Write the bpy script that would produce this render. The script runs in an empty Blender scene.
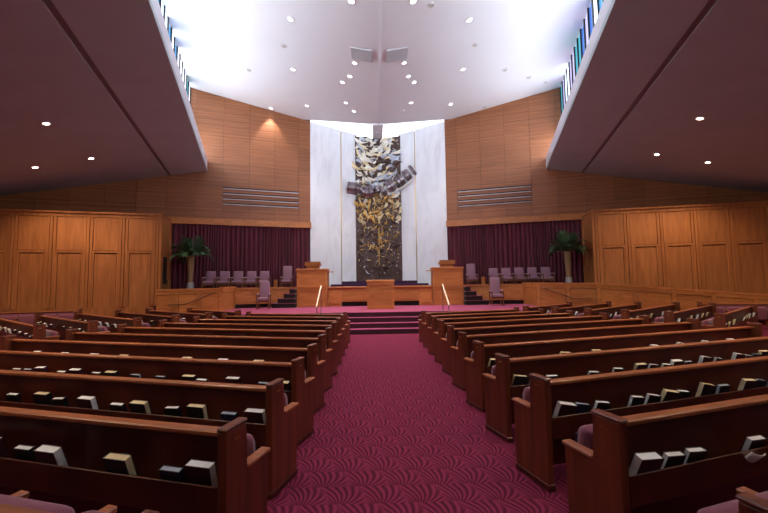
import bpy, bmesh, math, random
from mathutils import Vector, Matrix
random.seed(7)
sc = bpy.context.scene
COL = sc.collection

# ------------------------------------------------------------------ camera
F = 384.0                                   # focal length in pixels of the 768 x 513 frame
CAM = Vector((-0.27, 0.0, 1.65))
TILT, YAW, ROLL = math.radians(3.9), math.radians(-1.5), 0.014
_f = Vector((-math.sin(YAW)*math.cos(TILT), math.cos(YAW)*math.cos(TILT), math.sin(TILT)))
_r = Vector((math.cos(YAW), math.sin(YAW), 0))
_u = _r.cross(_f)
CR = _r*math.cos(ROLL) - _u*math.sin(ROLL)
CU = _u*math.cos(ROLL) + _r*math.sin(ROLL)
cd = bpy.data.cameras.new('camera'); cd.lens = 18; cd.sensor_width = 36; cd.clip_end = 300
cam = bpy.data.objects.new('camera', cd); COL.objects.link(cam)
M = Matrix((CR, CU, -_f)).transposed().to_4x4(); M.translation = CAM
cam.matrix_world = M
sc.camera = cam
def ray(px, py):
    return (CR*((px-384)/F) - CU*((py-256.5)/F) + _f)

# ------------------------------------------------------------------ world, exposure
w = bpy.data.worlds.new('world'); sc.world = w; w.use_nodes = True
w.node_tree.nodes['Background'].inputs[0].default_value = (.75, .85, 1, 1)
w.node_tree.nodes['Background'].inputs[1].default_value = 1.0
sc.view_settings.view_transform = 'Standard'
sc.view_settings.look = 'None'
sc.view_settings.gamma = 1
sc.view_settings.use_curve_mapping = False
sc.view_settings.exposure = 0.0
GLASS_E = 4.6        # daylight coming through the clerestory panes
SKY_E = 2.2          # daylight in the roof slots over the ark
SPOT_W = 300.0       # ceiling downlights
SOFFIT_W = 290.0     # soffit downlights

# ------------------------------------------------------------------ materials
MAT = {}
def nodes(name):
    m = bpy.data.materials.new(name); m.use_nodes = True; MAT[name] = m
    nt = m.node_tree; b = nt.nodes['Principled BSDF']
    return m, nt, b
def nn(nt, t, **k):
    n = nt.nodes.new(t)
    for a, v in k.items(): setattr(n, a, v)
    return n
def lk(nt, a, b): nt.links.new(a, b)
def mth(nt, op, a, b=None, c=None):
    n = nt.nodes.new('ShaderNodeMath'); n.operation = op
    for i, v in enumerate((a, b, c)):
        if v is None: continue
        if isinstance(v, (int, float)): n.inputs[i].default_value = v
        else: nt.links.new(v, n.inputs[i])
    return n.outputs[0]
def plain(name, col, rough=.5, metal=0, noise=.12, nscale=6, bump=0, coat=0, sheen=0):
    m, nt, b = nodes(name)
    tc = nn(nt, 'ShaderNodeTexCoord')
    no = nn(nt, 'ShaderNodeTexNoise'); no.inputs['Scale'].default_value = nscale; no.inputs['Detail'].default_value = 4
    lk(nt, tc.outputs['Object'], no.inputs['Vector'])
    mx = nn(nt, 'ShaderNodeMix', data_type='RGBA')
    mx.inputs[6].default_value = (*[c*(1-noise) for c in col], 1)
    mx.inputs[7].default_value = (*[min(1, c*(1+noise)) for c in col], 1)
    lk(nt, no.outputs['Fac'], mx.inputs[0]); lk(nt, mx.outputs[2], b.inputs['Base Color'])
    b.inputs['Roughness'].default_value = rough; b.inputs['Metallic'].default_value = metal
    b.inputs['Coat Weight'].default_value = coat
    b.inputs['Sheen Weight'].default_value = sheen
    if bump:
        bp = nn(nt, 'ShaderNodeBump'); bp.inputs['Strength'].default_value = bump; bp.inputs['Distance'].default_value = .02
        lk(nt, no.outputs['Fac'], bp.inputs['Height']); lk(nt, bp.outputs[0], b.inputs['Normal'])
    return m
def wood(name, dark, light, stretch, rough=.4, band=0.0, coat=0.0, rand=.25, spec=.5):
    m, nt, b = nodes(name)
    tc = nn(nt, 'ShaderNodeTexCoord'); geo = nn(nt, 'ShaderNodeNewGeometry'); oi = nn(nt, 'ShaderNodeObjectInfo')
    mp = nn(nt, 'ShaderNodeMapping'); mp.inputs['Scale'].default_value = stretch
    lk(nt, tc.outputs['Object'], mp.inputs['Vector'])
    off = nn(nt, 'ShaderNodeVectorMath', operation='ADD'); lk(nt, mp.outputs[0], off.inputs[0])
    sc3 = nn(nt, 'ShaderNodeCombineXYZ'); r10 = mth(nt, 'MULTIPLY', oi.outputs['Random'], 37.0)
    for i in range(3): lk(nt, r10, sc3.inputs[i])
    lk(nt, sc3.outputs[0], off.inputs[1])
    n1 = nn(nt, 'ShaderNodeTexNoise'); n1.inputs['Scale'].default_value = 1; n1.inputs['Detail'].default_value = 6; n1.inputs['Distortion'].default_value = .6
    lk(nt, off.outputs[0], n1.inputs['Vector'])
    fac = n1.outputs['Fac']
    if band:
        sp = nn(nt, 'ShaderNodeSeparateXYZ'); lk(nt, geo.outputs['Position'], sp.inputs[0])
        w1 = nn(nt, 'ShaderNodeTexNoise', noise_dimensions='1D'); w1.inputs['Scale'].default_value = band; w1.inputs['Detail'].default_value = 2
        lk(nt, sp.outputs[2], w1.inputs['W'])
        fac = mth(nt, 'ADD', mth(nt, 'MULTIPLY', fac, .5), mth(nt, 'MULTIPLY', w1.outputs['Fac'], .5))
    rp = nn(nt, 'ShaderNodeValToRGB')
    rp.color_ramp.elements[0].position = .32; rp.color_ramp.elements[0].color = (*dark, 1)
    rp.color_ramp.elements[1].position = .68; rp.color_ramp.elements[1].color = (*light, 1)
    lk(nt, fac, rp.inputs[0])
    hs = nn(nt, 'ShaderNodeHueSaturation')
    lk(nt, mth(nt, 'ADD', mth(nt, 'MULTIPLY', oi.outputs['Random'], rand), 1-rand/2), hs.inputs['Value'])
    lk(nt, rp.outputs[0], hs.inputs['Color']); lk(nt, hs.outputs[0], b.inputs['Base Color'])
    b.inputs['Roughness'].default_value = rough; b.inputs['Coat Weight'].default_value = coat
    b.inputs['Coat Roughness'].default_value = .25; b.inputs['Specular IOR Level'].default_value = spec
    return m
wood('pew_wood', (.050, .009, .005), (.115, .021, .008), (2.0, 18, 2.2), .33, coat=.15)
wood('rail_wood_lit', (.27, .070, .022), (.42, .120, .036), (1.5, 25, 25), .36, coat=.3)  # lighter pew wood for top surfaces; overhead light put into the colour
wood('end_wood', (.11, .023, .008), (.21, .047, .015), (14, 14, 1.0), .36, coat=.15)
wood('panel_wood', (.34, .110, .031), (.49, .172, .051), (9, 9, .8), .45, rand=.14)
wood('stage_wood', (.44, .145, .038), (.60, .215, .060), (1.2, 9, 9), .42)
wood('veneer', (.17, .055, .022), (.40, .142, .052), (.7, .7, 30), .5, band=14, rand=.16)
wood('lectern_wood', (.30, .10, .028), (.42, .15, .04), (2, 12, 12), .4)
plain('slot_dark', (.012, .007, .006), .9)
plain('veneer_back', (.035, .014, .008), .8)
plain('soffit', (.48, .56, .58), .85, noise=.10, nscale=1.2, bump=.05)
plain('soffit_groove', (.26, .25, .25), .9)
plain('ceiling_white', (.80, .80, .84), .9, noise=.03, nscale=.5)
plain('fascia_white', (.72, .72, .78), .8, noise=.03)
plain('valley_paint', (.80, .80, .86), .85, noise=.03)
plain('black_metal', (.02, .02, .022), .4, .3)
plain('brass', (.55, .37, .14), .3, 1, .1)
plain('steel', (.62, .6, .6), .3, 1, .1)
plain('bronze', (.10, .060, .050), .45, .45, .75, 5, .6)
plain('bronze_drum', (.30, .25, .28), .28, .85, .35, 5, .2)
plain('silver_leaf', (.85, .80, .70), .45, .25, .2, 8)
plain('grey_leaf', (.50, .54, .64), .4, .4, .3, 8)
plain('cream_leaf', (.80, .66, .40), .45, .25, .25, 8)
plain('gold_leaf', (.78, .48, .13), .4, .45, .3, 8)
plain('copper_leaf', (.55, .22, .09), .38, .8, .3, 8)
plain('vent_grey', (.55, .55, .58), .6)
plain('vent_back', (.34, .34, .37), .8)
plain('pale_wood', (.72, .55, .38), .4)
plain('shaft_white', (.85, .85, .88), .9, noise=.02)
plain('can_trim', (.75, .75, .76), .5)
plain('wine_fabric', (.20, .045, .075), .9, noise=.25, nscale=90, bump=.2, sheen=.3)
plain('chair_fabric', (.30, .15, .205), .85, noise=.18, nscale=60, bump=.2, sheen=.3)
plain('chair_wood', (.17, .06, .03), .4)
plain('seat_shell', (.02, .022, .05), .4)
plain('page_white', (.80, .76, .68), .8, noise=.06, nscale=40)
plain('page_cream', (.72, .56, .30), .8, noise=.08, nscale=40)
plain('page_grey', (.36, .38, .40), .8, noise=.08, nscale=40)
plain('cover_maroon', (.045, .008, .012), .5)
plain('cover_black', (.010, .010, .013), .45)
plain('cover_navy', (.012, .018, .045), .5)
plain('palm_trunk', (.30, .17, .08), .9, noise=.4, nscale=14, bump=.5)
plain('palm_pot', (.35, .34, .34), .4, .4)
plain('frond', (.045, .10, .035), .55, noise=.35, nscale=5)
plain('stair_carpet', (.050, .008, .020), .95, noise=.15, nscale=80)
plain('purple_carpet', (.045, .010, .045), .95, noise=.15, nscale=60)

def mk_marble():
    m, nt, b = nodes('marble')
    tc = nn(nt, 'ShaderNodeTexCoord'); mp = nn(nt, 'ShaderNodeMapping'); mp.inputs['Scale'].default_value = (1.6, 1.6, .5)
    lk(nt, tc.outputs['Object'], mp.inputs[0])
    n1 = nn(nt, 'ShaderNodeTexNoise'); n1.inputs['Scale'].default_value = 1.3; n1.inputs['Detail'].default_value = 7; n1.inputs['Distortion'].default_value = 1.5
    lk(nt, mp.outputs[0], n1.inputs['Vector'])
    rp = nn(nt, 'ShaderNodeValToRGB'); rp.color_ramp.elements[0].color = (.74, .75, .79, 1); rp.color_ramp.elements[0].position = .25
    rp.color_ramp.elements[1].color = (.86, .88, .93, 1); rp.color_ramp.elements[1].position = .55
    lk(nt, n1.outputs['Fac'], rp.inputs[0]); lk(nt, rp.outputs[0], b.inputs['Base Color']); b.inputs['Roughness'].default_value = .4
mk_marble()

def mk_curtain():
    m, nt, b = nodes('curtain')
    geo = nn(nt, 'ShaderNodeNewGeometry'); n1 = nn(nt, 'ShaderNodeTexNoise'); n1.inputs['Scale'].default_value = 3
    mp = nn(nt, 'ShaderNodeMapping'); mp.inputs['Scale'].default_value = (5, 5, .15); lk(nt, geo.outputs['Position'], mp.inputs[0]); lk(nt, mp.outputs[0], n1.inputs['Vector'])
    rp = nn(nt, 'ShaderNodeValToRGB'); rp.color_ramp.elements[0].color = (.072, .007, .018, 1); rp.color_ramp.elements[1].color = (.17, .017, .042, 1)
    rp.color_ramp.elements[0].position = .35; rp.color_ramp.elements[1].position = .7
    lk(nt, n1.outputs['Fac'], rp.inputs[0]); lk(nt, rp.outputs[0], b.inputs['Base Color']); b.inputs['Roughness'].default_value = .85; b.inputs['Sheen Weight'].default_value = .1
mk_curtain()

def mk_carpet(name, dark, light):
    """woven carpet with staggered fan motifs of curved ribs"""
    m, nt, b = nodes(name)
    geo = nn(nt, 'ShaderNodeNewGeometry'); sp = nn(nt, 'ShaderNodeSeparateXYZ'); lk(nt, geo.outputs['Position'], sp.inputs[0])
    n0 = nn(nt, 'ShaderNodeTexNoise'); n0.inputs['Scale'].default_value = 1.7; lk(nt, geo.outputs['Position'], n0.inputs['Vector'])
    X = mth(nt, 'ADD', sp.outputs[0], mth(nt, 'MULTIPLY', n0.outputs['Fac'], .10)); Y = sp.outputs[1]
    W, H = .30, .25
    yy = mth(nt, 'DIVIDE', Y, H); row = mth(nt, 'FLOOR', yy)
    sh = mth(nt, 'MULTIPLY', mth(nt, 'FLOORED_MODULO', row, 2.0), .5)
    ly = mth(nt, 'SUBTRACT', yy, row)
    xx = mth(nt, 'ADD', mth(nt, 'ADD', mth(nt, 'DIVIDE', X, W), sh), mth(nt, 'MULTIPLY', mth(nt, 'MULTIPLY', ly, ly), .22))
    lx = mth(nt, 'SUBTRACT', mth(nt, 'FRACT', xx), .5)
    dx = mth(nt, 'MULTIPLY', mth(nt, 'ADD', lx, .22), W); dy = mth(nt, 'MULTIPLY', mth(nt, 'ADD', ly, .30), H)
    ang = mth(nt, 'ARCTAN2', dx, dy)
    r = mth(nt, 'SQRT', mth(nt, 'ADD', mth(nt, 'MULTIPLY', dx, dx), mth(nt, 'MULTIPLY', dy, dy)))
    st = mth(nt, 'SINE', mth(nt, 'ADD', mth(nt, 'MULTIPLY', ang, 31.0), mth(nt, 'MULTIPLY', r, 26.0)))
    st = mth(nt, 'ADD', mth(nt, 'MULTIPLY', st, .5), .5)
    edge = mth(nt, 'SMOOTH_MIN', 1.0, mth(nt, 'MULTIPLY', r, 7.0), .3)
    rim = mth(nt, 'MULTIPLY', mth(nt, 'POWER', mth(nt, 'ABSOLUTE', mth(nt, 'MULTIPLY', lx, 2.0)), 6.0), .7)
    fac = mth(nt, 'MAXIMUM', mth(nt, 'MULTIPLY', st, edge), rim)
    fz = nn(nt, 'ShaderNodeTexNoise'); fz.inputs['Scale'].default_value = 160; lk(nt, geo.outputs['Position'], fz.inputs['Vector'])
    fac2 = mth(nt, 'ADD', mth(nt, 'MULTIPLY', fac, .8), mth(nt, 'MULTIPLY', fz.outputs['Fac'], .2))
    mx = nn(nt, 'ShaderNodeMix', data_type='RGBA'); mx.inputs[6].default_value = (*dark, 1); mx.inputs[7].default_value = (*light, 1)
    lk(nt, fac2, mx.inputs[0]); lk(nt, mx.outputs[2], b.inputs['Base Color']); b.inputs['Roughness'].default_value = .95
    b.inputs['Specular IOR Level'].default_value = .1
    bp = nn(nt, 'ShaderNodeBump'); bp.inputs['Strength'].default_value = .35; bp.inputs['Distance'].default_value = .01
    lk(nt, fac2, bp.inputs['Height']); lk(nt, bp.outputs[0], b.inputs['Normal'])
mk_carpet('carpet', (.052, .005, .014), (.235, .026, .068))
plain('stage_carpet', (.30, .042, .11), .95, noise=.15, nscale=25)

def mk_emit(name, col, strength):
    m, nt, b = nodes(name)
    b.inputs['Base Color'].default_value = (*col, 1); b.inputs['Emission Color'].default_value = (*col, 1)
    b.inputs['Emission Strength'].default_value = strength
def mk_pane():
    m, nt, b = nodes('pane_glass')
    oi = nn(nt, 'ShaderNodeObjectInfo'); rp = nn(nt, 'ShaderNodeValToRGB'); rp.color_ramp.interpolation = 'CONSTANT'
    cols = [(.03, .10, .20), (.5, .55, .6), (.02, .11, .14), (.6, .62, .7), (.16, .15, .24), (.55, .62, .7), (.02, .05, .16), (.4, .5, .6)]
    e = rp.color_ramp.elements
    while len(e) < len(cols): e.new(.5)
    for i, c in enumerate(cols): e[i].position = i/len(cols); e[i].color = (*c, 1)
    lk(nt, oi.outputs['Random'], rp.inputs[0]); lk(nt, rp.outputs[0], b.inputs['Base Color']); lk(nt, rp.outputs[0], b.inputs['Emission Color'])
    b.inputs['Emission Strength'].default_value = GLASS_E; b.inputs['Roughness'].default_value = .1
mk_pane()
mk_emit('pane_fill', (.90, .95, 1), GLASS_E*2.0)  # unseen lower panes, added clear and brighter to light the hall evenly
mk_emit('skylight', (.93, .96, 1), SKY_E)
mk_emit('lamp_warm', (1, .86, .66), 14)
mk_emit('lamp_white', (1, .95, .88), 6)
plain('lamp_off', (.5, .48, .45), .4)

# ------------------------------------------------------------------ mesh helpers
class MB:
    def __init__(s): s.v = []; s.f = []
    def quad(s, *p):
        n = len(s.v); s.v += [tuple(q) for q in p]; s.f.append(tuple(range(n, n+len(p)))); return s
    def box(s, x0, x1, y0, y1, z0, z1, fn=None):
        n = len(s.v)
        P = [(x, y, z) for z in (z0, z1) for y in (y0, y1) for x in (x0, x1)]
        s.v += [fn(p) if fn else p for p in P]
        for q in ((0, 2, 3, 1), (4, 5, 7, 6), (0, 1, 5, 4), (2, 6, 7, 3), (0, 4, 6, 2), (1, 3, 7, 5)): s.f.append(tuple(n+i for i in q))
        return s
    def prism(s, pts, a, b):                       # pts: list of 3D points, extruded from offset a to offset b (vectors)
        n = len(s.v); k = len(pts); a = Vector(a); b = Vector(b)
        s.v += [tuple(Vector(p)+a) for p in pts] + [tuple(Vector(p)+b) for p in pts]
        s.f.append(tuple(range(n+k-1, n-1, -1))); s.f.append(tuple(range(n+k, n+2*k)))
        for i in range(k): j = (i+1) % k; s.f.append((n+i, n+j, n+k+j, n+k+i))
        return s
    def tube(s, p, q, r0, r1=None, seg=10):
        r1 = r0 if r1 is None else r1; p = Vector(p); q = Vector(q); d = (q-p).normalized()
        a = d.orthogonal().normalized(); b = d.cross(a); n = len(s.v)
        for c, r in ((p, r0), (q, r1)):
            for i in range(seg): t = 2*math.pi*i/seg; s.v.append(tuple(c+a*(r*math.cos(t))+b*(r*math.sin(t))))
        for i in range(seg): j = (i+1) % seg; s.f.append((n+i, n+j, n+seg+j, n+seg+i))
        s.f.append(tuple(range(n+seg-1, n-1, -1))); s.f.append(tuple(range(n+seg, n+2*seg)))
        return s
    def path(s, pts, r, seg=8):
        for a, b in zip(pts, pts[1:]): s.tube(a, b, r, r, seg)
        return s
    def mesh(s, name, bevel=0, smooth=False, seg=1):
        me = bpy.data.meshes.new(name); me.from_pydata(s.v, [], s.f)
        bm = bmesh.new(); bm.from_mesh(me)
        bmesh.ops.recalc_face_normals(bm, faces=bm.faces)
        if bevel: bmesh.ops.bevel(bm, geom=list(bm.edges), offset=bevel, segments=seg, affect='EDGES', profile=.5, clamp_overlap=True)
        if smooth:
            for f in bm.faces: f.smooth = True
        bm.to_mesh(me); bm.free(); return me
    def build(s, name, mat, parent=None, bevel=0, smooth=False, seg=1):
        return mobj(name, s.mesh(name, bevel, smooth, seg), mat, parent)
def mobj(name, me, mat, parent=None):
    if mat is not None and not me.materials: me.materials.append(MAT[mat])
    o = bpy.data.objects.new(name, me); COL.objects.link(o); o.parent = parent; return o
def empty(name, loc=(0, 0, 0), rz=0):
    o = bpy.data.objects.new(name, None); COL.objects.link(o); o.empty_display_size = .2
    o.location = loc; o.rotation_euler = (0, 0, rz); return o
def tag(o, label, cat=None, group=None, kind=None):
    o['label'] = label
    if cat: o['category'] = cat
    if group: o['group'] = group
    if kind: o['kind'] = kind
    return o
def struct(o, label): return tag(o, label, None, None, 'structure')
def copy_tree(o, parent=None):
    c = o.copy(); COL.objects.link(c); c.parent = parent
    for ch in list(o.children): copy_tree(ch, c)
    return c
ORD = ['', 'first', 'second', 'third', 'fourth', 'fifth', 'sixth', 'seventh', 'eighth', 'ninth', 'tenth', 'eleventh']

# ------------------------------------------------------------------ frames of the two half-halls
AY, KV = 20.4, .33
NV = math.hypot(1, KV)
def P(s, u, v, z):
    """s=+1/-1 side; u along the back wall away from the axis, v across it (negative = into the hall)"""
    return (s*(u/NV + v*KV/NV), AY - u*KV/NV + v/NV, z)
def fnP(s): return lambda p: P(s, p[0], p[1], p[2])
def ceil_z(x): return 9.36 + .17*abs(x)
UF = 8.40                       # inner edge of the soffit
UG = UF + .80                   # clerestory glass
ZF = 6.93
def soffit_z(u): return ZF - .216*(u-UF)
VN = -24.0
SIDE = {1: 'right', -1: 'left'}
WHO = {1: 'ramp-side', -1: 'door-side'}      # a ramp wall runs along one side bay, the other has a narrow door

# floor ----------------------------------------------------------------------------------------------
struct(MB().box(-19, 19, -6, 22, -.2, 0).build('floor', 'carpet'), 'burgundy carpet with woven fan pattern covering the hall floor')
# walls out of view that close the hall
for s in (1, -1):
    struct(MB().box(s*17.6-.1, s*17.6+.1, -6, 17, 0, 8).build('wall_side_'+SIDE[s], 'panel_wood'), 'plain wooden side wall of the hall')
struct(MB().box(-18, 18, -6.2, -6, 0, 12).build('wall_rear', 'panel_wood'), 'plain wooden rear wall behind the pews')

# white valley ceiling -------------------------------------------------------------------------------
def hit_ceiling(px, py):
    d = ray(px, py); s = 1 if d.x > 0 else -1
    for _ in range(2):
        t = (9.36 + .17*s*CAM.x - CAM.z)/(d.z - .17*s*d.x); x = CAM.x + t*d.x; s = 1 if x > 0 else -1
    return CAM + d*t, s
for s in (1, -1):
    def q(x, y): return (x, y, ceil_z(x))
    gf = P(s, UG, 0, 0); gn = P(s, UG, VN-.4, 0)
    xo = s*3.78; yo = AY-KV*3.78
    pts = [q(0, gn[1]), q(gn[0] if gn[0]*s > 0 else 0.01*s, gn[1]), q(gf[0], gf[1]), q(xo, yo), q(s*.26, 18.35), q(0, 18.35)]
    c = MB().prism(pts, (0, 0, 0), (0, 0, .15)).build('ceiling_'+SIDE[s], 'ceiling_white')
    struct(c, 'white sloping ceiling plane rising from the central valley to the clerestory')
    # ceiling grille
    cx, cy, ux = s*.86, 0, s
    c1, _ = hit_ceiling(363.5 if s < 0 else 396.5, 54)
    c1.x = s*.60
    g = empty('ceiling_vent', c1); g.rotation_euler = (0, -s*math.atan(.17), 0)
    MB().box(-.33, .33, -.30, .30, -.03, .0).build('backing', 'vent_back', g)
    MB().box(-.36, .36, .30, .33, -.05, 0).box(-.36, .36, -.33, -.30, -.05, 0).box(-.36, -.33, -.30, .30, -.05, 0).box(.33, .36, -.30, .30, -.05, 0).build('frame', 'vent_grey', g)
    sm = MB().box(-.33, .33, -.022, .022, -.045, -.03).mesh('slat')
    for i in range(9):
        o = mobj('slat', sm, 'vent_grey', g); o.location = (0, -.26+.065*i, 0)
    tag(g, 'grey rectangular air grille in the %s white ceiling beside the valley' % WHO[s], 'vent', 'ceiling grilles either side of the valley')
# valley beam running over the roof slots to the ark
b = MB()
b.box(-.26, .26, 18.2, 20.28, 9.30, 9.85)
struct(b.build('trim_1', 'valley_paint'), 'white valley beam crossing the roof slots above the ark')
struct(MB().box(-.035, .035, -3.5, 18.2, 9.345, 9.45).build('trim_2', 'valley_paint'), 'narrow grey strip along the ceiling valley')
for s in (1, -1):                                  # roof slots above the ark
    pts = [(s*.0, 18.2, 11.2), (s*.0, 20.8, 11.2), (s*3.85, AY-KV*3.85+.4, 11.2), (s*3.85, AY-KV*3.85-.12, 11.2)]
    MBT = MB().prism(pts, (0, 0, 0), (0, 0, .03)).build('ceiling_shaft_'+SIDE[s], 'shaft_white'); struct(MBT, 'white top of the light shaft above the ark')
    o = MB().box(0, 3.95, .26, .34, 9.0, 11.2, fnP(s)).build('window_3' if s < 0 else 'window_4', 'skylight')
    struct(o, 'bright window slot between the ceiling and the top of the ark wall')

# clerestory, fascia and soffits ---------------------------------------------------------------------
for s in (1, -1):
    f = fnP(s)
    fa = MB().box(UF, UF+.14, VN, -.06, ZF, ZF+.55, f).build('trim_3' if s < 0 else 'trim_4', 'fascia_white')
    struct(fa, 'white fascia along the inner edge of the brown soffit')
    struct(MB().box(UF+.14, UG+.3, VN, -.02, ZF+.28, ZF+.38, f).build('trim_5' if s < 0 else 'trim_6', 'fascia_white'), 'white ledge under the clerestory')
    # window: frame with panes
    step = .60; n = int(-VN/step)
    wf = MB()
    for i in range(n+1):
        v = -.03 - i*step; x = P(s, UG, v, 0)[0]
        zt = ceil_z(x) if x*s > 0 else 9.36
        wf.box(UG-.05, UG+.06, v-.03, v+.03, ZF+.38, zt-.02, f)
    wf.box(UG-.05, UG+.06, VN, 0, ZF+.38, ZF+.46, f).box(UG-.05, UG+.06, VN, 0, 8.62, 8.68, f)
    win = struct(wf.build('window_1' if s < 0 else 'window_2', 'black_metal'), 'clerestory of blue and white stained glass panes above the soffit')
    for i in range(n):
        v0 = -.06 - i*step; v1 = v0 - step + .06
        x = P(s, UG, (v0+v1)/2, 0)[0]
        if x*s < .2: continue
        zt = ceil_z(P(s, UG, v1, 0)[0])-.03
        for z0, z1 in ((ZF+.46, 8.62), (8.68, zt)):
            MB().box(UG, UG+.02, v1, v0, z0, z1, f).build('pane', 'pane_fill' if z1 == 8.62 else 'pane_glass', win)
    # soffit in two boards with a dark groove between
    GR = UF+1.55
    so = empty('ceiling_soffit_'+SIDE[s]); struct(so, 'brown plaster soffit sloping down towards the side wall')
    for u0, u1, mat, nm, dz in ((UF, GR-.07, 'soffit', 'soffit_panel', 0), (GR+.07, 19.5, 'soffit', 'soffit_panel', 0), (GR-.1, GR+.1, 'soffit_groove', 'groove', .05)):
        m = MB(); k = len(m.v)
        for v in (VN-1, -.03):
            for (u, up) in ((u0, 0), (u1, 0), (u1, .14), (u0, .14)):
                m.v.append(P(s, u, v, soffit_z(u)+up+dz))
        m.f += [(0, 1, 2, 3), (7, 6, 5, 4), (0, 4, 5, 1), (1, 5, 6, 2), (2, 6, 7, 3), (3, 7, 4, 0)]
        m.build(nm, mat, so)

# back wall: veneer panels on a dark backing ----------------------------------------------------------
def wall_top(s, u):
    return ceil_z(P(s, u, 0, 0)[0]) if u <= UG else soffit_z(u)
SEAM = [3.62, 4.21] + [4.21+1.17*i for i in range(1, 13)]
for s in (1, -1):
    f = fnP(s)
    m = MB()
    for u0, u1 in ((3.62, UG), (UG, 18.4)):
        n = len(m.v)
        for v in (.03, .3):
            for (u, z) in ((u0, 0), (u1, 0), (u1, wall_top(s, min(u1, UG) if u0 < UG else u1)+.1), (u0, wall_top(s, u0+.001)+.1)):
                m.v.append(P(s, u, v, z))
        m.f += [tuple(n+i for i in t) for t in ((0, 1, 2, 3), (7, 6, 5, 4), (0, 4, 5, 1), (1, 5, 6, 2), (2, 6, 7, 3), (3, 7, 4, 0))]
    wl = struct(m.build('wall_back_'+SIDE[s], 'veneer_back'), 'tall back wall clad in reddish brown veneer panels above the curtain')
    for i in range(len(SEAM)-1):
        u0, u1 = SEAM[i]+.006, SEAM[i+1]-.006
        louver = 1 <= i <= 3
        rows = [4.72, 8] if u0 > UG else [4.72, 6.22, 7.35, 8.45, 9.55, 10.65, 12] if not louver else [4.72, 5.27, 6.26, 7.35, 8.45, 9.55, 10.65, 12]
        for z0, z1 in zip(rows, rows[1:]):
            if louver and z0 == 5.27: continue
            z0 += .003; z1 -= .003
            t0, t1 = wall_top(s, u0), wall_top(s, u1)
            if i > 0 and u0 < UG < u1: t1 = ceil_z(P(s, u1, 0, 0)[0])
            if max(t0, t1) <= z0+.01: continue
            a0, a1 = min(z1, t0), min(z1, t1)
            if a0 <= z0+.01: a0 = z0+.01
            if a1 <= z0+.01: a1 = z0+.01
            q = MB(); pts = [(u0, z0), (u1, z0), (u1, a1), (u0, a0)]
            for v in (0, .03):
                for (u, z) in pts: q.v.append(P(s, u, v, z))
            q.f += [(0, 1, 2, 3), (7, 6, 5, 4), (0, 4, 5, 1), (1, 5, 6, 2), (2, 6, 7, 3), (3, 7, 4, 0)]
            q.build('veneer_panel', 'veneer', wl)
    # louvre opening: four dark slots between boards with a projecting lip
    for k in range(4):
        z = 5.27 + .247*k
        MB().box(SEAM[1]+.01, SEAM[4]-.01, 0, .03, z+.0, z+.165, f).build('louver_slat', 'veneer', wl)
        MB().box(SEAM[1]+.01, SEAM[4]-.01, -.05, .02, z+.15, z+.172, f).build('louver_lip', 'valley_paint', wl)
    MB().box(3.62, 9.95, -.18, .03, 4.42, 4.71, f).build('header_board', 'stage_wood', wl)
    # curtain
    m = MB(); N = 420; u0, u1 = 3.66, 9.85
    random.seed(3); ph = 0
    prof = []
    for i in range(N+1):
        u = u0 + (u1-u0)*i/N
        ph += (u1-u0)/N*2*math.pi/(.17+.05*math.sin(u*2.1)+.03*math.sin(u*5.3))
        prof.append((u, -.06 + .045*math.sin(ph) + .012*math.sin(ph*2.3)))
    for (u, v) in prof: m.v.append(P(s, u, v, 1.36)); m.v.append(P(s, u, v, 4.45))
    for i in range(N): m.f.append((2*i, 2*i+2, 2*i+3, 2*i+1))
    c = m.build('stage_curtain', 'curtain', None, 0, True)
    tag(c, 'deep burgundy pleated curtain behind the %s row of chairs' % WHO[s], 'curtain', 'burgundy curtains either side of the ark')

# ark wall: four marble slabs with brass joints and the central bronze relief ---------------------------
aw = MB()
for s in (1, -1):
    n = len(aw.v); pts = [(1.2, 1.2), (1.2, 9.36), (3.62, 9.8), (3.62, 1.2)]
    for v in (.02, .3):
        for (u, z) in pts: aw.v.append(P(s, u, v, z))
    aw.f += [tuple(n+i for i in t) for t in ((0, 1, 2, 3), (7, 6, 5, 4), (0, 4, 5, 1), (1, 5, 6, 2), (2, 6, 7, 3), (3, 7, 4, 0))]
aw.box(-1.3, 1.3, 20.2, 20.5, 1.2, 9.35)
aw = struct(aw.build('wall_ark', 'veneer_back'), 'tall white marble wall framing the bronze ark relief')
for s in (1, -1):
    for u0, u1 in ((1.27, 2.02), (2.07, 3.64)):
        q = MB()
        for v in (-.05, .02):
            for (u, z) in ((u0, 1.5), (u1, 1.5), (u1, ceil_z(u1*.95)-.02), (u0, ceil_z(u0*.95)-.02)): q.v.append(P(s, u, v, z))
        q.f += [(0, 1, 2, 3), (7, 6, 5, 4), (0, 4, 5, 1), (1, 5, 6, 2), (2, 6, 7, 3), (3, 7, 4, 0)]
        q.build('marble_slab', 'marble', aw)
    MB().box(2.025, 2.065, -.03, .02, 1.5, 9.6, fnP(s)).build('joint_strip', 'brass', aw)
    MB().box(1.225, 1.265, -.09, .02, 1.5, 9.5, fnP(s)).build('joint_strip', 'bronze', aw)

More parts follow.
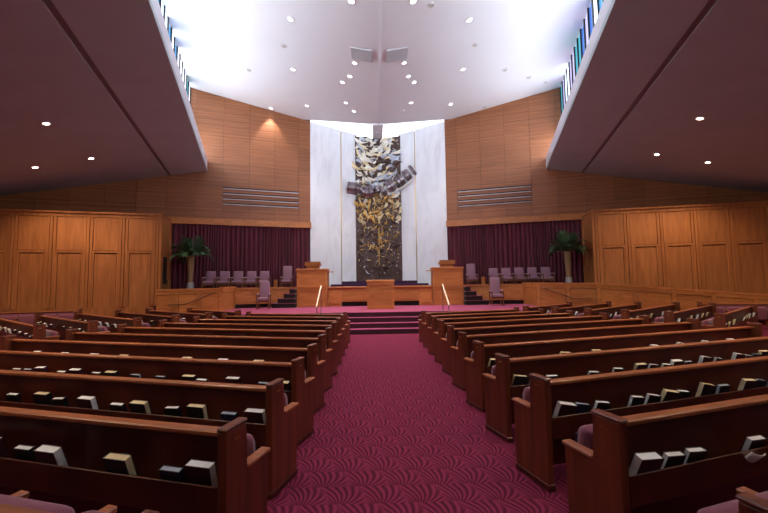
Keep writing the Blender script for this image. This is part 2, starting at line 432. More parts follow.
RY = 19.93
rel = empty('ark_relief', (0, RY, 1.74))
tag(rel, 'tall bronze relief of overlapping silver and gold leaves between the white marble slabs', 'relief')
for s in (1, -1):
    MB().prism([(s*.012, 0, 0), (s*1.2, 0, 0), (s*1.2, 0, 7.70), (s*.012, 0, 7.52)], (0, 0, 0), (0, .10, 0)).build('door_leaf', 'bronze', rel)
random.seed(11)
def leaf_mesh(n, ln, wd, curl, bend):
    m = MB(); K = 7
    for i in range(K+1):
        t = i/K; wv = wd*math.sin(math.pi*(t**.75))*(1-.15*t)+.006
        x = ln*(t-.5); y0 = bend*math.sin(math.pi*t); dpt = -.03-curl*math.sin(math.pi*t)
        m.v += [(x, dpt+.03, y0-wv), (x, dpt-.035, y0), (x, dpt+.03, y0+wv)]
    for i in range(K):
        a = 3*i
        m.f += [(a, a+3, a+4, a+1), (a+1, a+4, a+5, a+2)]
    return m.mesh('leaf', 0, True)
SHAPES = [(.50, .085, .05, .10), (.36, .07, .05, .07), (.62, .075, .07, -.13), (.30, .09, .04, .05), (.44, .055, .06, -.10)]
LM = {}
for mt in ('silver_leaf', 'grey_leaf', 'cream_leaf', 'gold_leaf', 'copper_leaf', 'bronze'):
    for i, sp_ in enumerate(SHAPES):
        me = leaf_mesh('leaf', *sp_); me.materials.append(MAT[mt]); LM[mt, i] = me
def put_leaf(mt, x, z, rot, scl=1, y=0):
    o = bpy.data.objects.new('leaf', LM[mt, random.randrange(5)]); COL.objects.link(o); o.parent = rel
    o.location = (x, y-.02-random.random()*.06, z-1.74); o.rotation_euler = (random.uniform(-.25, .25), rot, random.uniform(-.3, .3)); o.scale = (scl, 1, scl)
cnt = 0
for k in range(292):
    x = random.uniform(-1.08, 1.08)
    if k < 175: z = random.uniform(6.15, 9.22)
    elif k < 235: z = random.uniform(4.55, 6.3)
    else: z = 6.2 - 4.2*random.random()**.8
    if z > 9.36-.15+.1*abs(x): continue
    r = random.random(); hi = (z-1.8)/7.4
    sweep = (-.55 if x > -.2 else .7) + random.uniform(-.6, .6)
    if hi > .60:
        mt = 'silver_leaf' if r < .50 else 'cream_leaf' if r < .68 else 'grey_leaf' if r < .88 else 'bronze'
        if x > .2 and 7.2 < z < 8.6 and r < .6: mt = 'grey_leaf'
        put_leaf(mt, x, z, sweep, random.uniform(.9, 1.35))
    elif hi > .38:
        mt = 'cream_leaf' if r < .42 else 'gold_leaf' if r < .75 else 'silver_leaf' if r < .8 else 'copper_leaf' if r < .86 else 'bronze'
        put_leaf(mt, x, z, random.uniform(.5, 2.6), random.uniform(.6, 1.0))
    else:
        mt = 'bronze' if r < .62 else 'gold_leaf' if r < .75 else 'cream_leaf' if r < .85 else 'grey_leaf'
        put_leaf(mt, x, z, random.uniform(.3, 2.8), random.uniform(.35, .9 if mt == 'bronze' else .55))
MB().tube((0, -.05, .8), (0, -.05, 3.6), .02, .03, 8).build('stem', 'gold_leaf', rel)
for mt, n, z0, z1 in (('gold_leaf', 170, 2.0, 6.3), ('cream_leaf', 150, 2.3, 6.4), ('bronze_drum', 160, 1.85, 5.2), ('silver_leaf', 120, 6.2, 9.2)):
    fl = MB()
    for k in range(n):
        x = random.uniform(-1.12, 1.12); z = z0 + (z1-z0)*(random.random()**(.62 if mt == 'bronze_drum' else .42 if z0 < 6 else 1))
        if mt != 'silver_leaf' and mt != 'bronze_drum' and random.random() < .25: x = random.gauss(0, .18)
        a = random.uniform(0, 3.14); l = random.uniform(.05, .16); wv = random.uniform(.018, .045)
        ca, sa = math.cos(a), math.sin(a); yy = -.01-random.random()*.05
        Pn = lambda dx, dz, dy=0: (x+dx*ca-dz*sa, yy+dy, z-1.74+dx*sa+dz*ca)
        n0 = len(fl.v); fl.v += [Pn(-l, 0, .012), Pn(-l*.2, -wv, .012), Pn(l, wv*.6, .012), Pn(l*.1, wv, .012), Pn(0, 0, -.02)]
        fl.f += [(n0, n0+1, n0+4), (n0+1, n0+2, n0+4), (n0+2, n0+3, n0+4), (n0+3, n0, n0+4)]
    o = fl.build('fine_leaves', mt, rel); o['kind'] = 'stuff'
def drum(x, z, ang, ln, r, ribs):
    """half-rolled bronze scroll standing off the relief"""
    m = MB(); N = 10
    for j, xx in enumerate((-ln/2, ln/2)):
        for i in range(N+1):
            t = math.pi*(.0+i/N); m.v.append((xx, -r*math.sin(t)*.8, r*math.cos(t)))
    for i in range(N): m.f.append((i, i+1, N+2+i, N+1+i))
    m.f.append(tuple(range(0, N+1))); m.f.append(tuple(range(2*N+1, N, -1)))
    o = m.build('scroll', 'bronze_drum', rel); o.location = (x, -.14, z-1.74); o.rotation_euler = (0, ang, 0)
    for k in range(ribs):
        rb = MB(); xx = -ln/2 + (k+.5)*ln/ribs
        for i in range(N):
            t0, t1 = math.pi*i/N, math.pi*(i+1)/N
            rb.tube((xx, -r*1.03*math.sin(t0)*.8, r*1.03*math.cos(t0)), (xx, -r*1.03*math.sin(t1)*.8, r*1.03*math.cos(t1)), .018, None, 6)
        rb.build('rib', 'bronze' if k % 2 == 0 else 'bronze_drum', o)
RP = math.radians
drum(-1.36, 6.62, RP(6), .52, .29, 3)
drum(-1.02, 6.60, RP(24), .14, .31, 2)
drum(-.80, 6.45, RP(50), .30, .26, 1)
drum(-.48, 6.38, RP(-8), .40, .34, 1)
drum(-.02, 6.52, RP(60), .26, .24, 1)
drum(.22, 6.42, RP(-40), .22, .30, 2)
drum(.62, 6.70, RP(-28), .42, .34, 1)
drum(1.12, 6.98, RP(-36), .36, .32, 1)
drum(1.50, 7.26, RP(-36), .30, .30, 2)
drum(1.80, 7.50, RP(-36), .13, .32, 1)
MB().tube((.9, -.2, 4.68), (1.75, -.22, 5.15), .05, .03, 8).build('rod', 'silver_leaf', rel)

# wall panelling of the side bays -----------------------------------------------------------------------
WC = (9.02, 15.85); WS = .27
wn = math.hypot(1, WS)
def Q(s, a, d, z):          # a along the bay wall from its corner outwards, d towards the hall
    return (s*(WC[0] + a/wn - d*WS/wn), WC[1] - a*WS/wn - d/wn, z)
ZT = 4.56
for s in (1, -1):
    f = lambda p, s=s: Q(s, p[0], p[1], p[2])
    wl = struct(MB().box(0, 9.2, -.12, 0, 0, ZT-.02, f).build('wall_'+SIDE[s], 'veneer_back'), 'golden wood panelled wall with pairs of upper and lower panels')
    bays = [.08+1.195*i for i in range(8)]
    MB().box(-.03, 9.2, -.14, .10, ZT-.05, ZT+.02, f).build('cornice', 'panel_wood', wl)
    MB().box(0, 9.2, 0, .045, ZT-.19, ZT-.05, f).build('rail', 'panel_wood', wl)
    MB().box(0, 9.2, 0, .03, .0, .85, f).build('rail', 'panel_wood', wl)
    for i, a in enumerate(bays):
        MB().box(a-.155, a-.062, 0, .05, .85, ZT-.20, f).build('stile', 'panel_wood', wl)
        MB().box(a+.062, a+.155, 0, .05, .85, ZT-.20, f).build('stile', 'panel_wood', wl)
        MB().box(a-.045, a+.045, .0, .065, .85, ZT-.20, f).build('batten', 'panel_wood', wl)
        if i < 7:
            b0, b1 = a+.155, a+1.195-.155
            MB().box(b0+.012, b1-.012, 0, .022, 3.075, ZT-.202, f).build('panel', 'panel_wood', wl)
            MB().box(b0, b1, 0, .05, 2.97, 3.06, f).build('rail', 'panel_wood', wl)
            MB().box(b0+.075, b1-.075, 0, .018, .85, 2.945, f).build('panel', 'panel_wood', wl)
            MB().box(b0, b0+.06, 0, .040, .85, 2.97, f).build('moulding', 'panel_wood', wl)
            MB().box(b1-.06, b1, 0, .040, .85, 2.97, f).build('moulding', 'panel_wood', wl)
    # return to the curtain
    A = Vector(Q(s, 0, 0, 0)); B = Vector((s*9.32, 17.28, 0)); dv = (B-A); L = dv.length; dv.normalize(); nv = Vector((-s*dv.y, s*dv.x, 0))
    g = lambda p, A=A, dv=dv, nv=nv: tuple(A + dv*p[0] + nv*p[1] + Vector((0, 0, p[2])))
    rt = struct(MB().box(0, L, -.08, 0, 1.3, ZT-.02, g).build('wall_return_'+SIDE[s], 'panel_wood'), 'short wood panelled return beside the curtain')
    MB().box(-.05, L, -.1, .06, ZT-.05, ZT+.02, g).build('cornice', 'panel_wood', rt)
    MB().box(.0, .2, 0, .04, 1.3, ZT-.05, g).build('stile', 'panel_wood', rt)
    MB().box(L-.15, L, 0, .04, 1.3, ZT-.05, g).build('stile', 'panel_wood', rt)
    MB().box(.2, L-.15, 0, .04, 3.0, 3.08, g).build('rail', 'panel_wood', rt)
    if s < 0:
        dr = struct(MB().box(.3, L-.22, 0, .02, 1.5, 2.98, g).build('door_1', 'panel_wood'), 'narrow wooden door in the return with a slim glass light')
        MB().box(.42, .86, .02, .035, 1.72, 2.86, g).build('glass_light', 'slot_dark', dr)
        MB().box(.9, .98, .02, .08, 1.78, 1.9, g).build('door_handle', 'brass', dr)

# stage, steps and upper platform -------------------------------------------------------------------------
ZS, ZP, ZP2 = .64, 1.50, 1.36
struct(MB().prism([(-6.9, 13.36, 0), (6.9, 13.36, 0), (6.9, 16.9, 0), (3.0, 18.4, 0), (-3.0, 18.4, 0), (-6.9, 16.9, 0)], (0, 0, 0), (0, 0, ZS)).build('floor_stage', 'stage_carpet'), 'raised stage floor carpeted in pinkish burgundy')
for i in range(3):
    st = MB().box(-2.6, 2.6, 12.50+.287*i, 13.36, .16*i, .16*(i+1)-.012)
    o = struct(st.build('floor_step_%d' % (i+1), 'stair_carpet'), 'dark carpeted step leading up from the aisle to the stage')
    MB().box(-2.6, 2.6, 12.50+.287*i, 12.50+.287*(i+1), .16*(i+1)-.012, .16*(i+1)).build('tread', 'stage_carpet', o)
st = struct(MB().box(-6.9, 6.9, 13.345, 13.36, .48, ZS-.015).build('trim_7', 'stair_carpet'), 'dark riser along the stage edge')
for s in (1, -1):
    pts = [(s*3.55, 17.60, 0), (s*9.15, 15.78, 0), (s*9.35, AY-KV*9.35, 0), (s*3.55, AY-KV*3.55, 0)]
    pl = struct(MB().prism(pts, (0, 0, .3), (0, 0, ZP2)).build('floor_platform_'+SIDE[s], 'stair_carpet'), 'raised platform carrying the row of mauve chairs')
    a = Vector((s*3.62, 17.60-.024, 0)); bq = Vector((s*6.35, 17.60-.325*2.8, 0)); dv = (bq-a).normalized(); nv = Vector((s*dv.y, -s*dv.x, 0)); L = (bq-a).length
    g = lambda p, a=a, dv=dv, nv=nv: tuple(a + dv*p[0] + nv*p[1] + Vector((0, 0, p[2])))
    fr = struct(MB().box(0, L, -.03, .05, ZS+.17, ZP-.0, g).build('wall_platform_'+SIDE[s], 'stage_wood'), 'wood panelled front of the raised chair platform')
    MB().box(-.0, L, 0, .09, ZP-.05, ZP+.02, g).build('cap', 'stage_wood', fr)
    for k in range(2):
        MB().box(.12+k*L/2, L/2-.1+k*L/2, .05, .065, ZS+.28, ZP-.14, g).build('panel', 'stage_wood', fr)
    MB().box(0, L, -.12, -.0, ZS, ZS+.17, g).build('toe_recess', 'slot_dark', fr)
    # steps climbing beside the podium
    for i in range(4):
        st = MB().box(s*3.66 if s > 0 else -(4.64-.25*i), (4.64-.25*i) if s > 0 else -3.66, 16.55, 17.45, ZS+.2*i, ZS+.2*(i+1)-.03).build('floor_stair_%s_%d' % (SIDE[s], i+1), 'slot_dark')
        struct(st, 'dark carpeted stair beside the podium up to the platform')
        MB().box(s*3.66 if s > 0 else -(4.66-.25*i), (4.66-.25*i) if s > 0 else -3.66, 16.53, 17.45, ZS+.2*(i+1)-.03, ZS+.2*(i+1)).build('tread', 'wine_fabric', st)
    # box enclosing the outer corner of the stage
    C0 = Vector((s*6.28, 16.75, 0)); C1 = Vector((s*6.22, 15.28, 0))
    def wall_run(p0, p1, z0a, z0b, zta, ztb, npan, nm, label, flip):
        dv = (p1-p0).normalized(); L = (p1-p0).length; nv = Vector((dv.y, -dv.x, 0))*flip
        def g(p): t = p[0]/L; return tuple(p0 + dv*p[0] + nv*p[1] + Vector((0, 0, (zta + (ztb-zta)*t) + p[2])))
        o = struct(MB().box(0, L, -.08, 0, -1.6, 0, g).build(nm, 'veneer_back'), label)
        MB().box(-.03, L, -.11, .05, -.045, .015, g).build('cap', 'stage_wood', o)
        for k in range(npan):
            w = L/npan; x0 = k*w
            MB().box(x0+.0, x0+.14, 0, .03, -1.58, -.045, g).build('stile', 'stage_wood', o)
            MB().box(x0+.14, x0+w, 0, .03, -.2, -.045, g).build('rail', 'stage_wood', o)
            MB().box(x0+.155, x0+w-.015, 0, .012, -1.58, -.215, g).build('panel', 'stage_wood', o)
        return o
    wall_run(C0, C1, 0, 0, ZP+.06, ZP+.06, 1, 'wall_box_side_'+SIDE[s], 'inner side of the wooden box beside the stage', -s if False else s)
    if s > 0:
        C2 = Vector((8.3, 14.66, 0)); C3 = Vector((15.6, 12.72, 0))
        wall_run(C1, C2, 0, 0, ZP+.06, ZP+.02, 2, 'wall_box_front_right', 'front of the wooden box beside the stage', s)
        wall_run(C2, C3, 0, 0, ZP+.02, .86, 6, 'wall_ramp', 'panelled ramp wall whose cap slopes down along the side bay', s)
    else:
        C2 = Vector((-8.62, 14.98, 0))
        wall_run(C1, C2, 0, 0, ZP+.02, ZP+.0, 3, 'wall_box_front_left', 'front of the wooden box beside the stage', s)
    # handrail along the box
    d2 = (C2-C1).normalized(); n2 = Vector((d2.y, -d2.x, 0))*s
    hr = empty('wall_handrail', tuple(C1+n2*.1))
    o0 = n2*.0
    p1 = d2*.25 + Vector((0, 0, 1.36)); p2 = d2*1.35 + Vector((0, 0, .93)); p3 = d2*1.95 + Vector((0, 0, .93))
    MB().path([p1, p2, p3], .022, 8).build('rail', 'chair_wood', hr)
    for p in (p1, p2): MB().tube(p, p-n2*.085, .012).build('bracket', 'brass', hr)
    tag(hr, 'dark wooden handrail descending along the front of the %s stage box' % WHO[s], 'handrail', 'handrails on the stage boxes')

# ark steps and balustrade
struct(MB().box(-2.35, 2.35, 18.55, 20.2, ZS, 1.60).build('floor_ark_step_1', 'purple_carpet'), 'lower dark purple step before the ark')
struct(MB().box(-1.85, 1.85, 18.95, 20.2, 1.60, 1.74).build('floor_ark_step_2', 'purple_carpet'), 'upper dark purple step before the ark')
bal = empty('stage_balustrade', (0, 16.95, ZS)); tag(bal, 'low wooden balustrade between the two podiums before the ark', 'balustrade')
MB().box(-2.28, 2.28, -.08, .12, .80, .86).build('top_rail', 'stage_wood', bal, .008)
for s in (1, -1):
    MB().box(s*1.99-.29, s*1.99+.29, -.02, .08, 0, .80).build('end_section', 'stage_wood', bal)
    MB().box(s*1.99-.21, s*1.99+.21, -.04, -.02, .12, .66).build('panel', 'stage_wood', bal)
MB().box(-1.70, 1.70, 0, .08, .20, .80).build('centre_section', 'stage_wood', bal)
for x in (-1.15, 0, 1.15): MB().box(x-.48, x+.48, -.018, 0, .28, .70).build('panel', 'stage_wood', bal)
MB().box(-1.70, 1.70, .06, .10, 0, .20).build('toe_recess', 'slot_dark', bal)

def podium(s):
    o = empty('podium', (s*2.98, 16.85, ZS)); a = .66
    MB().box(-a, a, 0, .7, 0, 1.58).build('body', 'stage_wood', o)
    MB().box(-a-.03, a+.03, -.05, .72, 1.58, 1.66).build('cap', 'stage_wood', o, .008)
    MB().box(-a-.01, a+.01, -.03, 0, .80, .88).build('moulding', 'stage_wood', o)
    for z0, z1 in ((.0, .80), (.88, 1.58)):
        MB().box(-a, -a+.1, -.02, 0, z0, z1).box(a-.1, a, -.02, 0, z0, z1).box(-a+.1, a-.1, -.02, 0, z1-.1, z1).box(-a+.1, a-.1, -.02, 0, z0, z0+.08).build('frame', 'stage_wood', o)
    MB().box(-s*(a+.26) if s > 0 else a, -a if s > 0 else a+.26, .0, .4, 1.50, 1.53).build('side_ledge', 'stage_wood', o)
    tag(o, 'tall wooden podium with two framed panels at the %s end of the balustrade' % WHO[s], 'podium', 'podiums either side of the balustrade')
    l = empty('lectern', (s*2.98, 17.05, ZS+1.66))
    MB().box(-.28, .28, -.05, .32, 0, .14).build('base', 'lectern_wood', l, .006)
    q = MB(); q.prism([(-.34, -.10, .14), (-.34, .36, .14), (-.34, .36, .22), (-.34, -.10, .32)], (0, 0, 0), (.68, 0, 0)); q.build('reading_desk', 'lectern_wood', l)
    tag(l, 'small sloped wooden lectern desk on top of the %s podium' % WHO[s], 'lectern', 'lecterns on the podiums')
podium(1); podium(-1)

pu = empty('reading_table', (-.03, 14.85, ZS)); tag(pu, 'wooden reading table with one framed front panel at the head of the steps', 'table')
MB().box(-.52, .52, 0, .75, 0, 1.04).build('body', 'stage_wood', pu)
MB().box(-.55, .55, -.04, .79, 1.04, 1.12).build('table_top', 'stage_wood', pu, .01)
MB().box(-.52, -.42, -.025, 0, 0, 1.04).box(.42, .52, -.025, 0, 0, 1.04).box(-.42, .42, -.025, 0, .92, 1.04).box(-.42, .42, -.025, 0, 0, .12).build('frame', 'stage_wood', pu)

for s in (1, -1):                                      # brass handrails on the steps
    h = empty('step_handrail', (s*2.13, 13.1, 0))
    MB().tube((0, .40, ZS), (0, .40, 1.53), .016).build('post', 'steel', h)
    MB().tube((0, -.62, 0), (0, -.62, .90), .016).build('post', 'steel', h)
    MB().box(-.02, .02, -.70, .42, 0, .045, lambda p: (p[0], p[1], p[2]+.88+(p[1]+.70)*.585)).build('rail', 'pale_wood', h)
    MB().tube((0, .40, ZS), (0, .40, ZS+.02), .05).build('floor_flange', 'steel', h)
    tag(h, 'slim handrail with pale sloping rail on the %s edge of the stage steps' % WHO[s], 'handrail', 'handrails on the stage steps')

# ------------------------------------------------------------------ chairs on the platform
def rb(x0, x1, y0, y1, z0, z1, name, mat, parent, bev=.03, fn=None):
    return MB().box(x0, x1, y0, y1, z0, z1, fn).build(name, mat, parent, bev, True, 3)
def make_chair(back):
    o = empty('armchair')
    rb(-.215, .215, -.30, .24, .36, .47, 'seat', 'chair_fabric', o)
    rb(-.21, .21, .18, .27, .44, back, 'backrest', 'chair_fabric', o, .035, lambda p: (p[0]*(1-.10*(p[2]-.44)), p[1]+(p[2]-.44)*.10, p[2]))
    for x in (-.23, .23):
        for y in (-.27, .25): MB().box(x-.022, x+.022, y-.022, y+.022, 0, .60 if y < 0 else .62).build('leg', 'chair_wood', o)
        MB().box(x-.025, x+.025, -.31, .28, .60, .635).build('armrest', 'chair_fabric', o, .008)
    MB().box(-.21, .21, -.28, -.24, .28, .36).build('apron', 'chair_wood', o)
    return o
lo = make_chair(.91); hi = make_chair(1.15); fr = make_chair(1.13)
first = {}
def put(src, loc, rz, label, cat, group):
    o = src if src.name not in first else copy_tree(src)
    first[src.name] = 1
    o.location = loc; o.rotation_euler = (0, 0, rz); tag(o, label, cat, group); return o
LO, HI, FRN = lo, hi, fr
TH = math.atan(KV)
for s in (1, -1):
    for i, x in enumerate((5.34, 5.885, 6.43, 6.975, 7.52)):
        y = 19.62 - .33*x
        put(LO, (s*x, y, ZP2), -s*TH*.6, 'low mauve armchair on the %s platform, %s from the palm' % (WHO[s], ORD[5-i]), 'chair', 'low chairs along the curtain')
    put(HI, (s*4.37, 18.15, ZP2), -s*TH*.3, 'taller mauve armchair on the %s platform next to the podium' % WHO[s], 'chair', 'tall chairs next to the podiums')
    put(FRN, (s*4.84, 16.05, ZS), -s*.12, 'mauve high-backed chair on the lower stage floor, %s' % WHO[s], 'chair', 'chairs on the stage floor')
    t = empty('side_table', (s*4.84, 17.95, ZP2))
    MB().box(-.07, .07, -.13, .13, .46, .50).build('table_top', 'stage_wood', t)
    MB().box(-.06, .06, -.11, .11, 0, .46).build('body', 'stage_wood', t)
    tag(t, 'small wooden side table beside the tall chair, ' + WHO[s] + ' platform', 'table', 'side tables on the platform')

# ------------------------------------------------------------------ palms
def palm(s, seed, x, y):
    random.seed(seed)
    o = empty('potted_palm', (x, y, ZP2)); tag(o, ['', 'potted palm in front of the curtain by the ramp side panelling', 'potted palm in front of the curtain by the narrow door'][s], 'plant')
    MB().tube((0, 0, 0), (0, 0, .42), .15, .13, 14).build('pot', 'palm_pot', o, 0, False)
    tr = MB()
    for k in range(7): tr.tube((0, 0, .40+.16*k), (0, 0, .40+.16*(k+1)), .085+.008*k, .105+.010*k, 9)
    tr.build('trunk', 'palm_trunk', o)
    for k in range(38):
        az = k*2.39996+random.uniform(-.2, .2); el = random.uniform(.25, 1.4); ln = random.uniform(.92, 1.22)
        m = MB(); base = Vector((.08*math.cos(az), .08*math.sin(az), 1.50)); N = 11; pts = []
        for i in range(N+1):
            t = i/N; rr = .72*ln*(t*math.cos(el) + .08*math.sin(3*t)); zz = ln*(t*math.sin(el) - (.62-.2*el)*t*t*.85)+.10*math.sin(2*t)
            pts.append(base + Vector((math.cos(az)*rr, math.sin(az)*rr, zz)))
        sd = Vector((-math.sin(az), math.cos(az), 0))
        for a, b_ in zip(pts, pts[1:]): m.tube(a, b_, .008, .006, 4)
        for i in range(2, N+1):
            p = pts[i]; d = (pts[i]-pts[i-1]).normalized(); ll = .26*(1-.55*abs(i/N-.45))
            for sg in (1, -1):
                for h in (0, .5):
                    p0 = p - d*h*(ln/N)
                    tip = p0 + (sd*sg*.75 + d*.75 + Vector((0, 0, -.25))).normalized()*ll
                    wv = d*.022
                    mid = (p0+tip)/2 + Vector((0, 0, .03))
                    m.quad(p0-wv*.5, mid-wv, tip, mid+wv, p0+wv*.5)
        me = bpy.data.meshes.new('frond'); me.from_pydata(m.v, [], m.f)
        mobj('frond', me, 'frond', o)
palm(1, 5, 8.15, 16.45); palm(-1, 6, -8.1, 16.6)

# ------------------------------------------------------------------ pews
SEATW = .56
ENDM = None
def end_mesh():
    m = MB()
    prof = [(0, .0), (.40, 0), (.42, .575), (.19, .575), (.18, .852), (-.01, .852)]
    m.prism([(-.028, y, z) for y, z in prof], (0, 0, 0), (.056, 0, 0)); return m.mesh('end_panel', .006)
def cap_mesh(): return MB().box(-.032, .032, -.016, .186, .852, .872).mesh('end_cap', .007)
def arm_mesh(): return MB().box(-.036, .036, .19, .435, .575, .602).mesh('arm_cap', .007)
def plate_mesh(): return MB().box(-.031, .031, .065, .115, .79, .805).mesh('number_plate')
def foot_mesh(): return MB().box(-.033, .033, -.012, .412, 0, .05).mesh('foot', .004)
ME = dict(end=end_mesh(), cap=cap_mesh(), arm=arm_mesh(), plate=plate_mesh(), foot=foot_mesh())
ME['cushion'] = MB().box(.025, SEATW-.025, .34, .45, .30, .705, lambda p: (p[0], p[1]-(p[2]-.3)*.12, p[2])).mesh('seat_cushion', .05, True, 3)
ME['shell'] = MB().box(.05, SEATW-.05, .445, .47, .32, .64, lambda p: (p[0], p[1]-(p[2]-.3)*.12, p[2])).mesh('seat_shell', .008)
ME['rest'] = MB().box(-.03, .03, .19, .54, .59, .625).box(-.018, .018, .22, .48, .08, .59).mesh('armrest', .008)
for k, mt in dict(end='end_wood', cap='end_wood', arm='rail_wood_lit', plate='brass', foot='pew_wood', cushion='wine_fabric', shell='seat_shell', rest='rail_wood_lit').items(): ME[k].materials.append(MAT[mt])
def pew(loc, ang, s, L, label, group, cat='pew', rack=True, name='pew'):
    """s=+1: row runs along local +x, s=-1 along local -x; sitters face local +y"""
    o = empty(name, loc, ang); tag(o, label, cat, group)
    def X(a, b): return (a, b) if s > 0 else (-b, -a)
    for x in (s*.028, s*(L-.028)):
        e = mobj('end_panel', ME['end'], None, o); e.location = (x, 0, 0)
        for nm, k in (('end_cap', 'cap'), ('arm_cap', 'arm'), ('foot', 'foot'), ('number_plate', 'plate')):
            c = mobj(nm, ME[k], None, e)
    x0, x1 = X(.056, L-.056)
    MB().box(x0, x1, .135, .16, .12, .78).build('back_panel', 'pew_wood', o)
    MB().box(x0, x1, .105, .185, .772, .806).build('top_rail', 'rail_wood_lit', o, .008)
    rb(x0, x1, .16, .21, .40, .74, 'back_cushion', 'wine_fabric', o, .02)
    if rack:
        MB().box(x0, x1, .005, .135, .40, .415).build('rack_shelf', 'pew_wood', o)
        MB().box(x0, x1, -.007, .005, .39, .56).build('rack_front', 'pew_wood', o, .003)
    n = int((L-.1)/SEATW)
    for i in range(n):
        c = mobj('seat_cushion', ME['cushion'], None, o); c.location = ((.05+i*SEATW) if s > 0 else -(.05+(i+1)*SEATW), 0, 0)
        if rack: c2 = mobj('seat_shell', ME['shell'], None, c)
        if i:
            r = mobj('armrest', ME['rest'], None, o); r.location = (s*(.05+i*SEATW), 0, 0)
    return o
# books ------------------------------------------------------------------------------------------------
def book_proto(wd, th, ht, page, cover):
    out = {}
    for s in (1, -1):                                  # spine on the side away from the aisle
        e = (wd/2-.004, wd/2) if s > 0 else (-wd/2, -wd/2+.004)
        a = MB().box(-wd/2, wd/2, -th/2, -th/2+.004, 0, ht).box(-wd/2, wd/2, th/2-.004, th/2, 0, ht).box(*e, -th/2+.004, th/2-.004, 0, ht).mesh('cover')
        b_ = MB().box(-wd/2+.005, wd/2-.005, -th/2+.004, th/2-.004, .003, ht-.003).mesh('page_block')
        a.materials.append(MAT[cover]); b_.materials.append(MAT[page]); out[s] = (a, b_)
    return out
BK = {'thick maroon book with white pages': book_proto(.165, .058, .235, 'page_white', 'cover_maroon'),
      'thick black book with cream pages': book_proto(.165, .052, .235, 'page_cream', 'cover_black'),
      'small black book with white pages': book_proto(.14, .040, .205, 'page_white', 'cover_black'),
      'small navy book with grey pages': book_proto(.14, .036, .205, 'page_grey', 'cover_navy')}
NB = 0
def book(pw, s, x, kind, where, group, leany, lean):
    global NB
    a, b_ = BK[kind][s if s > 0 or bookrng.random() < .3 else 1]; NB += 1
    loc = pw.matrix_basis @ Vector((s*x, .088, .424))
    o = empty('book', loc); o.rotation_euler = (leany, lean, pw.rotation_euler.z)
    mobj('cover', a, None, o); mobj('page_block', b_, None, o)
    tag(o, kind + ' in rack of ' + where, 'book', group)
ANG = math.radians(16)
ROWD = .927
bookrng = random.Random(21)
def fill_books(pw, s, L, where, group, prob, lean_s):
    n = int((L-.1)/SEATW); K = list(BK); last = -1
    side = 'angled' in where
    for i in range(n):
        slots = [(.26, 0), (.62, 1)] + ([(.94, 1)] if prob >= .75 and not side and bookrng.random() < .7 else [])
        for fr_, small in slots:
            if bookrng.random() > prob*(.9 if small else 1): continue
            x = .05 + (i+fr_)*SEATW + bookrng.uniform(-.03, .03)
            if x < last + .172 or x > L-.16: continue
            k = (K[2] if bookrng.random() < .65 else K[3]) if small else (K[0] if bookrng.random() < .68 else K[1])
            lean = bookrng.choice((.04, .09, .15, .20) if lean_s > 0 else (0, 0, 0, .06))
            book(pw, s, x, k, where, group, bookrng.uniform(.22, .36), lean_s*lean); last = x
for s in (1, -1):
    for k in range(0, 11):
        d = 2.16 + ROWD*(k-1)
        Pk = Vector((s*1.075, d, 0))
        # outer boundary |x| = 6.1 - .47 (y - 6.9)
        ca, sa = math.cos(ANG), math.sin(ANG)
        t = (6.1 - .47*(d-6.9) - 1.075)/(ca + .47*sa)
        L = min(t, 7.4)
        r = 11-k
        where = ORD[r] + ' %s pew from the steps' % WHO[s]
        pw = pew(Pk, s*ANG, s, L, 'dark mahogany %s pew along the central aisle, %s row from the stage steps' % (WHO[s], ORD[r]), 'pews along the central aisle')
        prob = {0: 0, 1: .98, 2: .96, 3: .93, 4: .85, 5: .6, 6: .5, 7: .3, 8: .1}.get(k, 0)
        vis = min(L, (d*1.05/ (1-.28)) if k < 5 else L)
        if prob: fill_books(pw, s, vis, where, 'books in the racks of the ' + ORD[r] + ' pew row', prob, s)
    # front screen before the first row
    d = 2.16 + ROWD*10
    t = (6.1 - .47*(d-6.9) - 1.075)/(math.cos(ANG) + .47*math.sin(ANG))
    o = empty('front_screen', (s*1.075, d, 0), s*ANG)
    xs = (0, t) if s > 0 else (-t, 0)
    MB().box(xs[0], xs[1], .03, .06, .06, .64).build('panel', 'pew_wood', o)
    MB().box(xs[0], xs[1], .0, .09, .64, .68).build('cap', 'rail_wood_lit', o)
    for x in (xs[0], xs[1]-.05): MB().box(x, x+.05, -.02, .12, 0, .66).build('post', 'pew_wood', o)
    tag(o, 'low wooden screen before the first %s pew row facing the steps' % WHO[s], 'screen', 'screens before the front pews')
    # side blocks
    A2 = math.radians(38)
    for j in range(0, 6):
        Pj = Vector((s*7.35, 8.25, 0)) + Vector((-s*math.sin(A2), math.cos(A2), 0))*(ROWD*j)
        r = 6-j; L = 4.6 if j < 3 else 4.0 if j < 5 else 3.0
        pw = pew(Pj, s*A2, s, L, 'dark pew in the angled %s block past the outer aisle, %s row from platform' % (WHO[s], ORD[r]), 'pews in the angled side blocks')
        fill_books(pw, s, L, ORD[r] + ' angled %s pew' % WHO[s], 'books in the %s angled side pew' % ORD[r], .75 if j < 3 else .6, s)
# pews along the side bays, facing the hall
for s, pos in ((1, (10.6, 12.75)), (-1, (-10.9, 14.35))):
    pw = pew(Vector((pos[0], pos[1], 0)), math.pi - s*math.atan(WS), -s, 4.5, ['', 'wine upholstered pew with back to the sloping ramp wall', 'wine upholstered pew with back to the panelled wall under the door side'][s], 'pews along the side walls', rack=False)

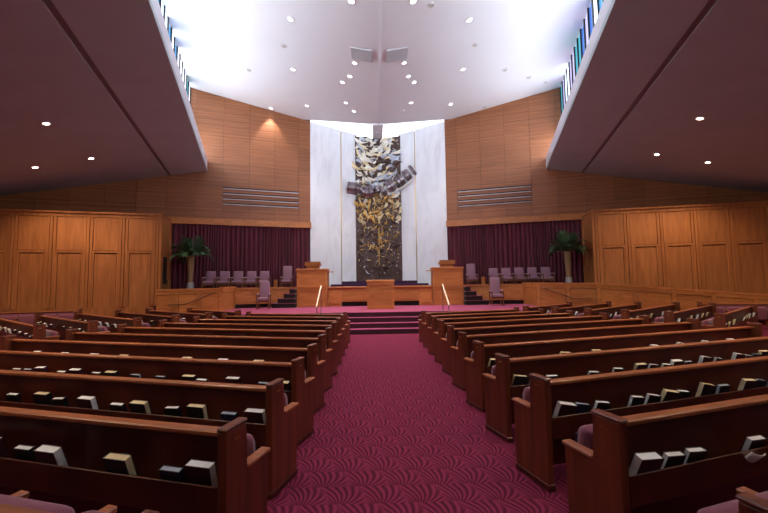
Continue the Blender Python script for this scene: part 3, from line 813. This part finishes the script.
# ------------------------------------------------------------------ downlights
def spot(parent, w, col, ang, blend=.6, r=.06):
    l = bpy.data.lights.new('downlight', 'SPOT'); l.energy = w; l.color = col; l.spot_size = ang; l.spot_blend = blend; l.shadow_soft_size = r
    o = bpy.data.objects.new('downlight_bulb', l); COL.objects.link(o); o.parent = parent; o.location = (0, 0, -.05); return o
ringm = None
def can(p, rot, lens, label, group, w, col, ang):
    o = empty('downlight', p); o.rotation_euler = rot
    m = MB(); n = 16
    for r, z in ((.11, 0), (.11, -.025), (.08, -.025), (.08, 0)):
        for i in range(n): t = 2*math.pi*i/n; m.v.append((r*math.cos(t), r*math.sin(t), z))
    for a in range(3):
        for i in range(n): j = (i+1) % n; m.f.append((a*n+i, a*n+j, a*n+n+j, a*n+n+i))
    m.build('trim_ring', 'can_trim', o)
    MB().tube((0, 0, -.008), (0, 0, -.016), .08, .08, 14).build('lens', lens, o)
    tag(o, label, 'downlight', group)
    if w:
        b_ = spot(o, w, col, ang)
        b_.rotation_euler = Matrix.Rotation(0, 3, 'X').to_euler()
        b_.matrix_parent_inverse = Matrix()
        eul = o.rotation_euler.to_matrix().inverted().to_euler(); b_.rotation_euler = eul
    return o
LIT = [(290.6, 19), (293, 69), (354.7, 62.5), (350, 76), (342.5, 82), (346, 102.5), (307, 105.6), (271, 108), (351.6, 1), (354, 111),
       (469, 19.7), (463, 69), (404, 62.5), (408.4, 76), (414, 82), (411, 102.5), (450.6, 104), (413, 1)]
DIM = [(284, 46), (249, 70), (475, 45), (505, 70), (529, 77.5), (545.6, 82), (431, 5), (402.5, 111), (484.7, 107)]
for lst, lens, lab, grp, w in ((LIT, 'lamp_white', 'lit round downlight recessed in the white sloping ceiling', 'lit ceiling downlights', SPOT_W), (DIM, 'lamp_off', 'unlit round downlight recessed in the white sloping ceiling', 'unlit ceiling downlights', 0)):
    for (px, py) in lst:
        p, s = hit_ceiling(px, py)
        can(p, (0, -s*math.atan(.17), 0), lens, lab, grp, w, (1, .90, .78), math.radians(75))
# ceiling lamps nearer than the frame shows
for s in (1, -1):
    for x, y in ((.9, 7.5), (2.3, 8.2)):
        can((s*x, y, ceil_z(x)), (0, -s*math.atan(.17), 0), 'lamp_white', 'lit round downlight recessed in the white sloping ceiling', 'lit ceiling downlights', SPOT_W, (1, .90, .78), math.radians(75))
def hit_soffit(s, px, py):
    d = ray(px, py)
    a = Vector(P(s, UF, 0, ZF)); bv = Vector(P(s, UF+1, 0, ZF-.216)); cv = Vector(P(s, UF, -1, ZF))
    n = (bv-a).cross(cv-a); t = (a-CAM).dot(n)/d.dot(n); return CAM+d*t, n
for s, lst in ((-1, [(46, 123), (35, 167), (91, 158)]), (1, [(700, 118), (657, 154), (708, 162)])):
    for (px, py) in lst:
        p, n = hit_soffit(s, px, py)
        if n.z < 0: n = -n
        rot = Vector((0, 0, 1)).rotation_difference(n).to_euler()
        can(p, rot, 'lamp_warm', 'glowing round downlight recessed in the brown soffit', 'soffit downlights', SOFFIT_W, (1, .78, .55), math.radians(120))
    for u, v in ((11.0, -11.5), (13.5, -11.5), (11.0, -15), (13.5, -15), (16, -6)):
        p = Vector(P(s, u, v, soffit_z(u)))
        can(p, rot, 'lamp_warm', 'glowing round downlight recessed in the brown soffit', 'soffit downlights', SOFFIT_W, (1, .78, .55), math.radians(120))
# white leaflet tucked in a rack
pr = [o for o in bpy.data.objects if o.name.startswith('pew') and o.get('label', '').startswith('dark mahogany ramp-side') and 'tenth' in o['label']][0]
lf = MB(); N = 8
for i in range(N+1):
    a = -1.2+2.4*i/N
    for z in (0, .15): lf.v.append((.07*math.sin(a), -.03*math.cos(a)+.02*z, z))
for i in range(N): lf.f.append((2*i, 2*i+2, 2*i+3, 2*i+1))
lo_ = lf.build('leaflet', 'page_white', None, 0, True)
lo_.location = pr.matrix_basis @ Vector((1.05, .06, .45)); lo_.rotation_euler = (.7, .2, pr.rotation_euler.z)
sm = lo_.modifiers.new('thickness', 'SOLIDIFY'); sm.thickness = .004
tag(lo_, 'curled white paper leaflet in the rack of the tenth ramp-side pew', 'leaflet')
# round sensor under the valley beam
sn = empty('ceiling_sensor', (0, 19.2, 9.30)); MB().tube((0, 0, 0), (0, 0, -.04), .07, .06, 12).build('base', 'can_trim', sn); MB().tube((0, 0, -.04), (0, 0, -.08), .045, .02, 12).build('lens', 'black_metal', sn)
tag(sn, 'small round sensor under the white valley beam above the ark', 'sensor')
